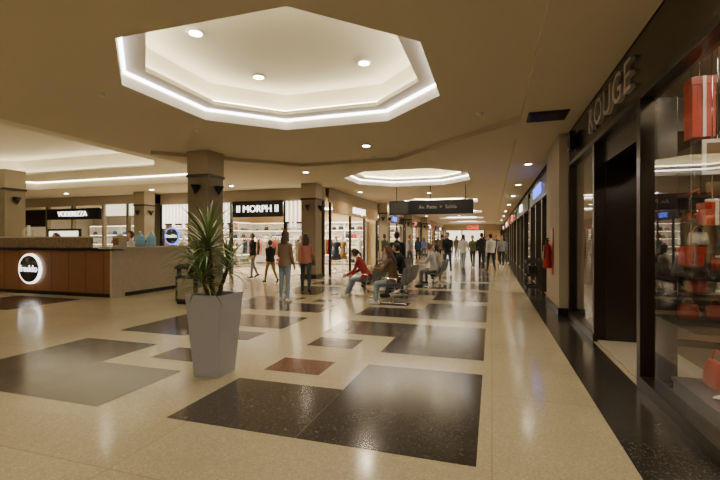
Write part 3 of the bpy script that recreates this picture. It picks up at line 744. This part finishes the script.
    HT=Matrix.Translation(hc)@Matrix.Rotation(R(turn),4,'Z')@Matrix.Rotation(-R(nod+lean*.35),4,'X')
    def hf(p):
        p=p.copy(); 
        if p.z<0: p.x*=1-.35*(-p.z/.115)**1.5; p.y=p.y*(1-.2*(-p.z/.115))+.012*(-p.z/.115)
        if p.y>.05: p.y=.05+(p.y-.05)*.75
        return p
    sk=M[skin]
    hb.ell((0,0,0),(.077,.096,.115),sk,20,HT,hf)
    hb.caps((0,.082,.012),(0,.104,-.022),.009,.015,sk,8,HT)
    for e_ in (-1,1):
        hb.ell((e_*.03,.079,.012),(.014,.008,.008),M['eye'],8,HT); hb.ell((e_*.03,.085,.012),(.006,.004,.006),M['iris'],8,HT)
        hb.caps((e_*.018,.084,.03),(e_*.044,.078,.031),.004,.003,M[hair],6,HT)
        hb.ell((e_*.077,-.005,-.005),(.011,.02,.031),sk,8,HT)
    hb.caps((-.02,.081,-.052),(.02,.081,-.052),.006,.006,M['lip'],8,HT)
    def cap(p):
        p=p.copy()
        if p.y>.02 and p.z<.055: 
            k=min(1,(p.y-.02)/.05); p.y=p.y*(1-k)+.015*k; p.x*=1-.12*k
        return p
    hm=M[hair]
    hb.ell((0,-.014,.018),(.090,.104,.118),hm,20,HT,cap)
    if hl=='long':
        rr_=[]
        for z,rx,ry,yo in ((.04,.085,.06,-.045),(-.06,.09,.055,-.06),(-.14,.095,.045,-.075),(-.24,.10,.035,-.095),(-.34,.075,.03,-.105),(-.38,.03,.015,-.10)):
            rr_.append([Vector((rx*math.cos(2*math.pi*k/16),ry*math.sin(2*math.pi*k/16)+yo,z)) for k in range(16)])
        hb.loft(rr_,hm,True,True,HT)
        for e_ in (-1,1): hb.caps((e_*.075,.0,.03),(e_*.088,-.01,-.15),.024,.018,hm,8,HT)
    elif hl=='bun':
        hb.ell((0,-.11,.05),(.04,.04,.04),hm,12,HT)
    elif hl=='tail':
        hb.caps((0,-.11,.04),(0,-.14,-.1),.028,.03,hm,10,HT); hb.caps((0,-.14,-.1),(0,-.125,-.2),.03,.01,hm,10,HT)
    for sg,wr,fd in hands:
        n=Vector((-sg,0,0)); n=(n-fd*n.dot(fd)); n=n.normalized(); sd=fd.cross(n)
        if sd.y<0 and abs(fd.z)>.5: sd=-sd
        if abs(fd.z)<=.5 and sd.z<0: sd=-sd
        hh=MB('h')
        for q in (-.027,-.009,.009,.027): hh.caps(wr+fd*.012+sd*q*.7,wr+fd*.085+sd*q,.013,.0115,sk,8)
        for q,L_ in ((.029,.066),(.010,.075),(-.010,.07),(-.028,.054)):
            p0=wr+fd*.078+sd*q; c_=.25
            for i_,fr_ in enumerate((.45,.32,.23)):
                d_=(fd*math.cos(c_)+n*math.sin(c_)).normalized(); p1=p0+d_*L_*fr_*1.1
                hh.caps(p0,p1,.0088-.001*i_,.0082-.001*i_,sk,8); p0=p1; c_+=.4
        p0=wr+fd*.03+sd*.024; p1=p0+(fd*.7+sd*.6+n*.3).normalized()*.042; p2=p1+(fd*.95+sd*.2+n*.35).normalized()*.032
        hh.caps(p0,p1,.013,.0105,sk,8); hh.caps(p1,p2,.0105,.0085,sk,8)
        o_=len(hb.v); hb.v+=hh.v; kk=hb.mid(sk)
        for f_ in hh.f: hb.f.append([i+o_ for i in f_]); hb.mi.append(kk); hb.sm.append(True)
    if bagc:
        bag(hb,.24,-.02,-.12,.9,C[bagc],math.pi/2); hb.tube([lt((.15,.1,.47)),lt((.2,.1,.2)),Vector((.24,.03,.1))],.008,C[bagc],6); hb.tube([lt((.15,-.1,.47)),lt((.2,-.11,.2)),Vector((.24,-.06,.1))],.008,C[bagc],6)
    o_=len(hb.v); hb.v+=[v_.co.copy() for v_ in me.vertices]
    ix=[hb.mid(m_) for m_ in ms]
    for p in me.polygons: hb.f.append([i+o_ for i in p.vertices]); hb.mi.append(ix[p.material_index]); hb.sm.append(True)
    hb.v=[Vector(((p.x)*s,(p.y)*s,(p.z-low_z)*s)) for p in hb.v]
    hb.name=name
    o=hb.done(recenter=False); o.location=(x,y,zlift); o.rotation_euler=(0,0,rz)
    D.meshes.remove(me)
    return o
R_=math.radians
W=R_(90)      # facing -X
person('standing_woman',-4.85,9.18,R_(-5),1.67,'tan','jean','white','hairb','long',legs=((3,3,3),(-3,3,4)),arms=((10,8,70),(2,7,20)))
person('walking_woman',-5.02,10.76,R_(20),1.60,'salmon','jeand','black','hairb','long',legs=((14,2,8),(-12,2,12)),arms=((-14,6,15),(15,6,30)),bagc='brown')
person('walking_boy',-7.37,12.9,R_(60),1.45,'black','must','black','hairk','short',False,legs=((22,2,10),(-16,2,22)),arms=((-18,6,20),(22,6,30)))
person('walking_man',-8.95,14.3,R_(150),1.68,'black','grey','black','hairk','short',False,legs=((12,2,6),(-12,2,14)))
sit=((84,5,84),(82,5,74))
person('seated_woman',-3.12,10.45,W,1.64,'red','jean','white','hairk','tail',lean=28,legs=((80,6,58),(78,4,52)),arms=((20,4,40),(14,4,45)),nod=18)
person('seated_woman',-2.18,9.48,W,1.68,'brown','jean','white','hairb','long',lean=10,legs=((84,6,88),(83,4,70)),arms=((34,4,65),(28,4,70)),nod=12)
person('seated_man',-2.18,10.65,W+R_(8),1.74,'black','jeand','black','hairk','short',False,lean=14,legs=sit,arms=((30,6,60),(30,6,60)),nod=8)
person('seated_man',-1.73,13.2,W,1.72,'white','grey','black','hairl','short',False,lean=12,legs=sit,arms=((30,6,60),(35,6,60)),nod=10)
person('seated_woman',-1.73,14.3,W,1.66,'cream','jeand','black','hairk','long',lean=6,legs=sit,arms=((28,4,65),(28,4,65)))
person('seated_man',-3.08,13.7,W,1.72,'grey','black','black','hairk','short',False,lean=18,legs=sit,arms=((35,6,60),(30,6,60)),nod=12)
person('standing_man',-2.75,12.4,R_(35),1.68,'black','jeand','black','hairk','short',False)
cols=['black','navy','grey','white','red','blue','olive','brown','black','black']
rr=random.Random(5)
crowd=[(-1.9,19.0,180),(-1.35,21.0,0),(-1.0,23.4,170),(-.5,21.8,10),(-.05,20.6,0),(.5,24,180),(.75,27,10),(-4.2,22,270),(-5.2,20.5,60),(-4.6,27,0),(-3.2,30,180),(-1.8,29,0),(-.6,31,0),(.3,29.5,180),(-2.4,35,0),(-4.4,36,180),(-1,38,0),(.2,40,180),(-3.4,42,0),(-5,32,0),(-5.4,40,90),(-3.0,26.5,30),(-.2,26,180),(-2.6,33,10)]
for i,(cx_,cy_,a_) in enumerate(crowd):
    fem=rr.random()<.5; st=rr.uniform(8,20)
    person('walking_woman' if fem else 'walking_man',cx_,cy_,R_(a_+rr.uniform(-25,25)),rr.uniform(1.5,1.64) if fem else rr.uniform(1.62,1.78),
      rr.choice(cols),rr.choice(['jeand','black','grey','jean','navy']),rr.choice(['black','white','brown']),rr.choice(['hairb','hairk','hairk','hairl']),
      'long' if fem else 'short',fem,legs=((st,2,8),(-st*.8,2,14)),arms=((-st,6,15),(st,6,25)),near=False,coat=False)
person('kiosk_attendant',-10.4,9.9,R_(170),1.70,'white','black','black','hairk','short',False,arms=((25,6,60),(30,6,60)),near=False)
person('kiosk_attendant',-13.2,9.7,R_(160),1.66,'black','black','black','hairb','tail',True,arms=((25,6,60),(30,6,60)),near=False)
person('kiosk_attendant',-15.0,9.9,R_(200),1.78,'navy','black','black','hairk','short',False,near=False)

# ---------------------------------------------------------------- world + camera
wd=D.worlds.new('world'); SC.world=wd; wd.use_nodes=True
wd.node_tree.nodes['Background'].inputs[0].default_value=(1,.9,.75,1); wd.node_tree.nodes['Background'].inputs[1].default_value=.05
cam=D.cameras.new('camera'); cam.sensor_width=36; cam.lens=20.8; cam.clip_end=200
co=D.objects.new('camera',cam); COL.objects.link(co); co.location=(0,0,1.5); co.rotation_euler=(math.pi/2,0,math.radians(17.6)); SC.camera=co
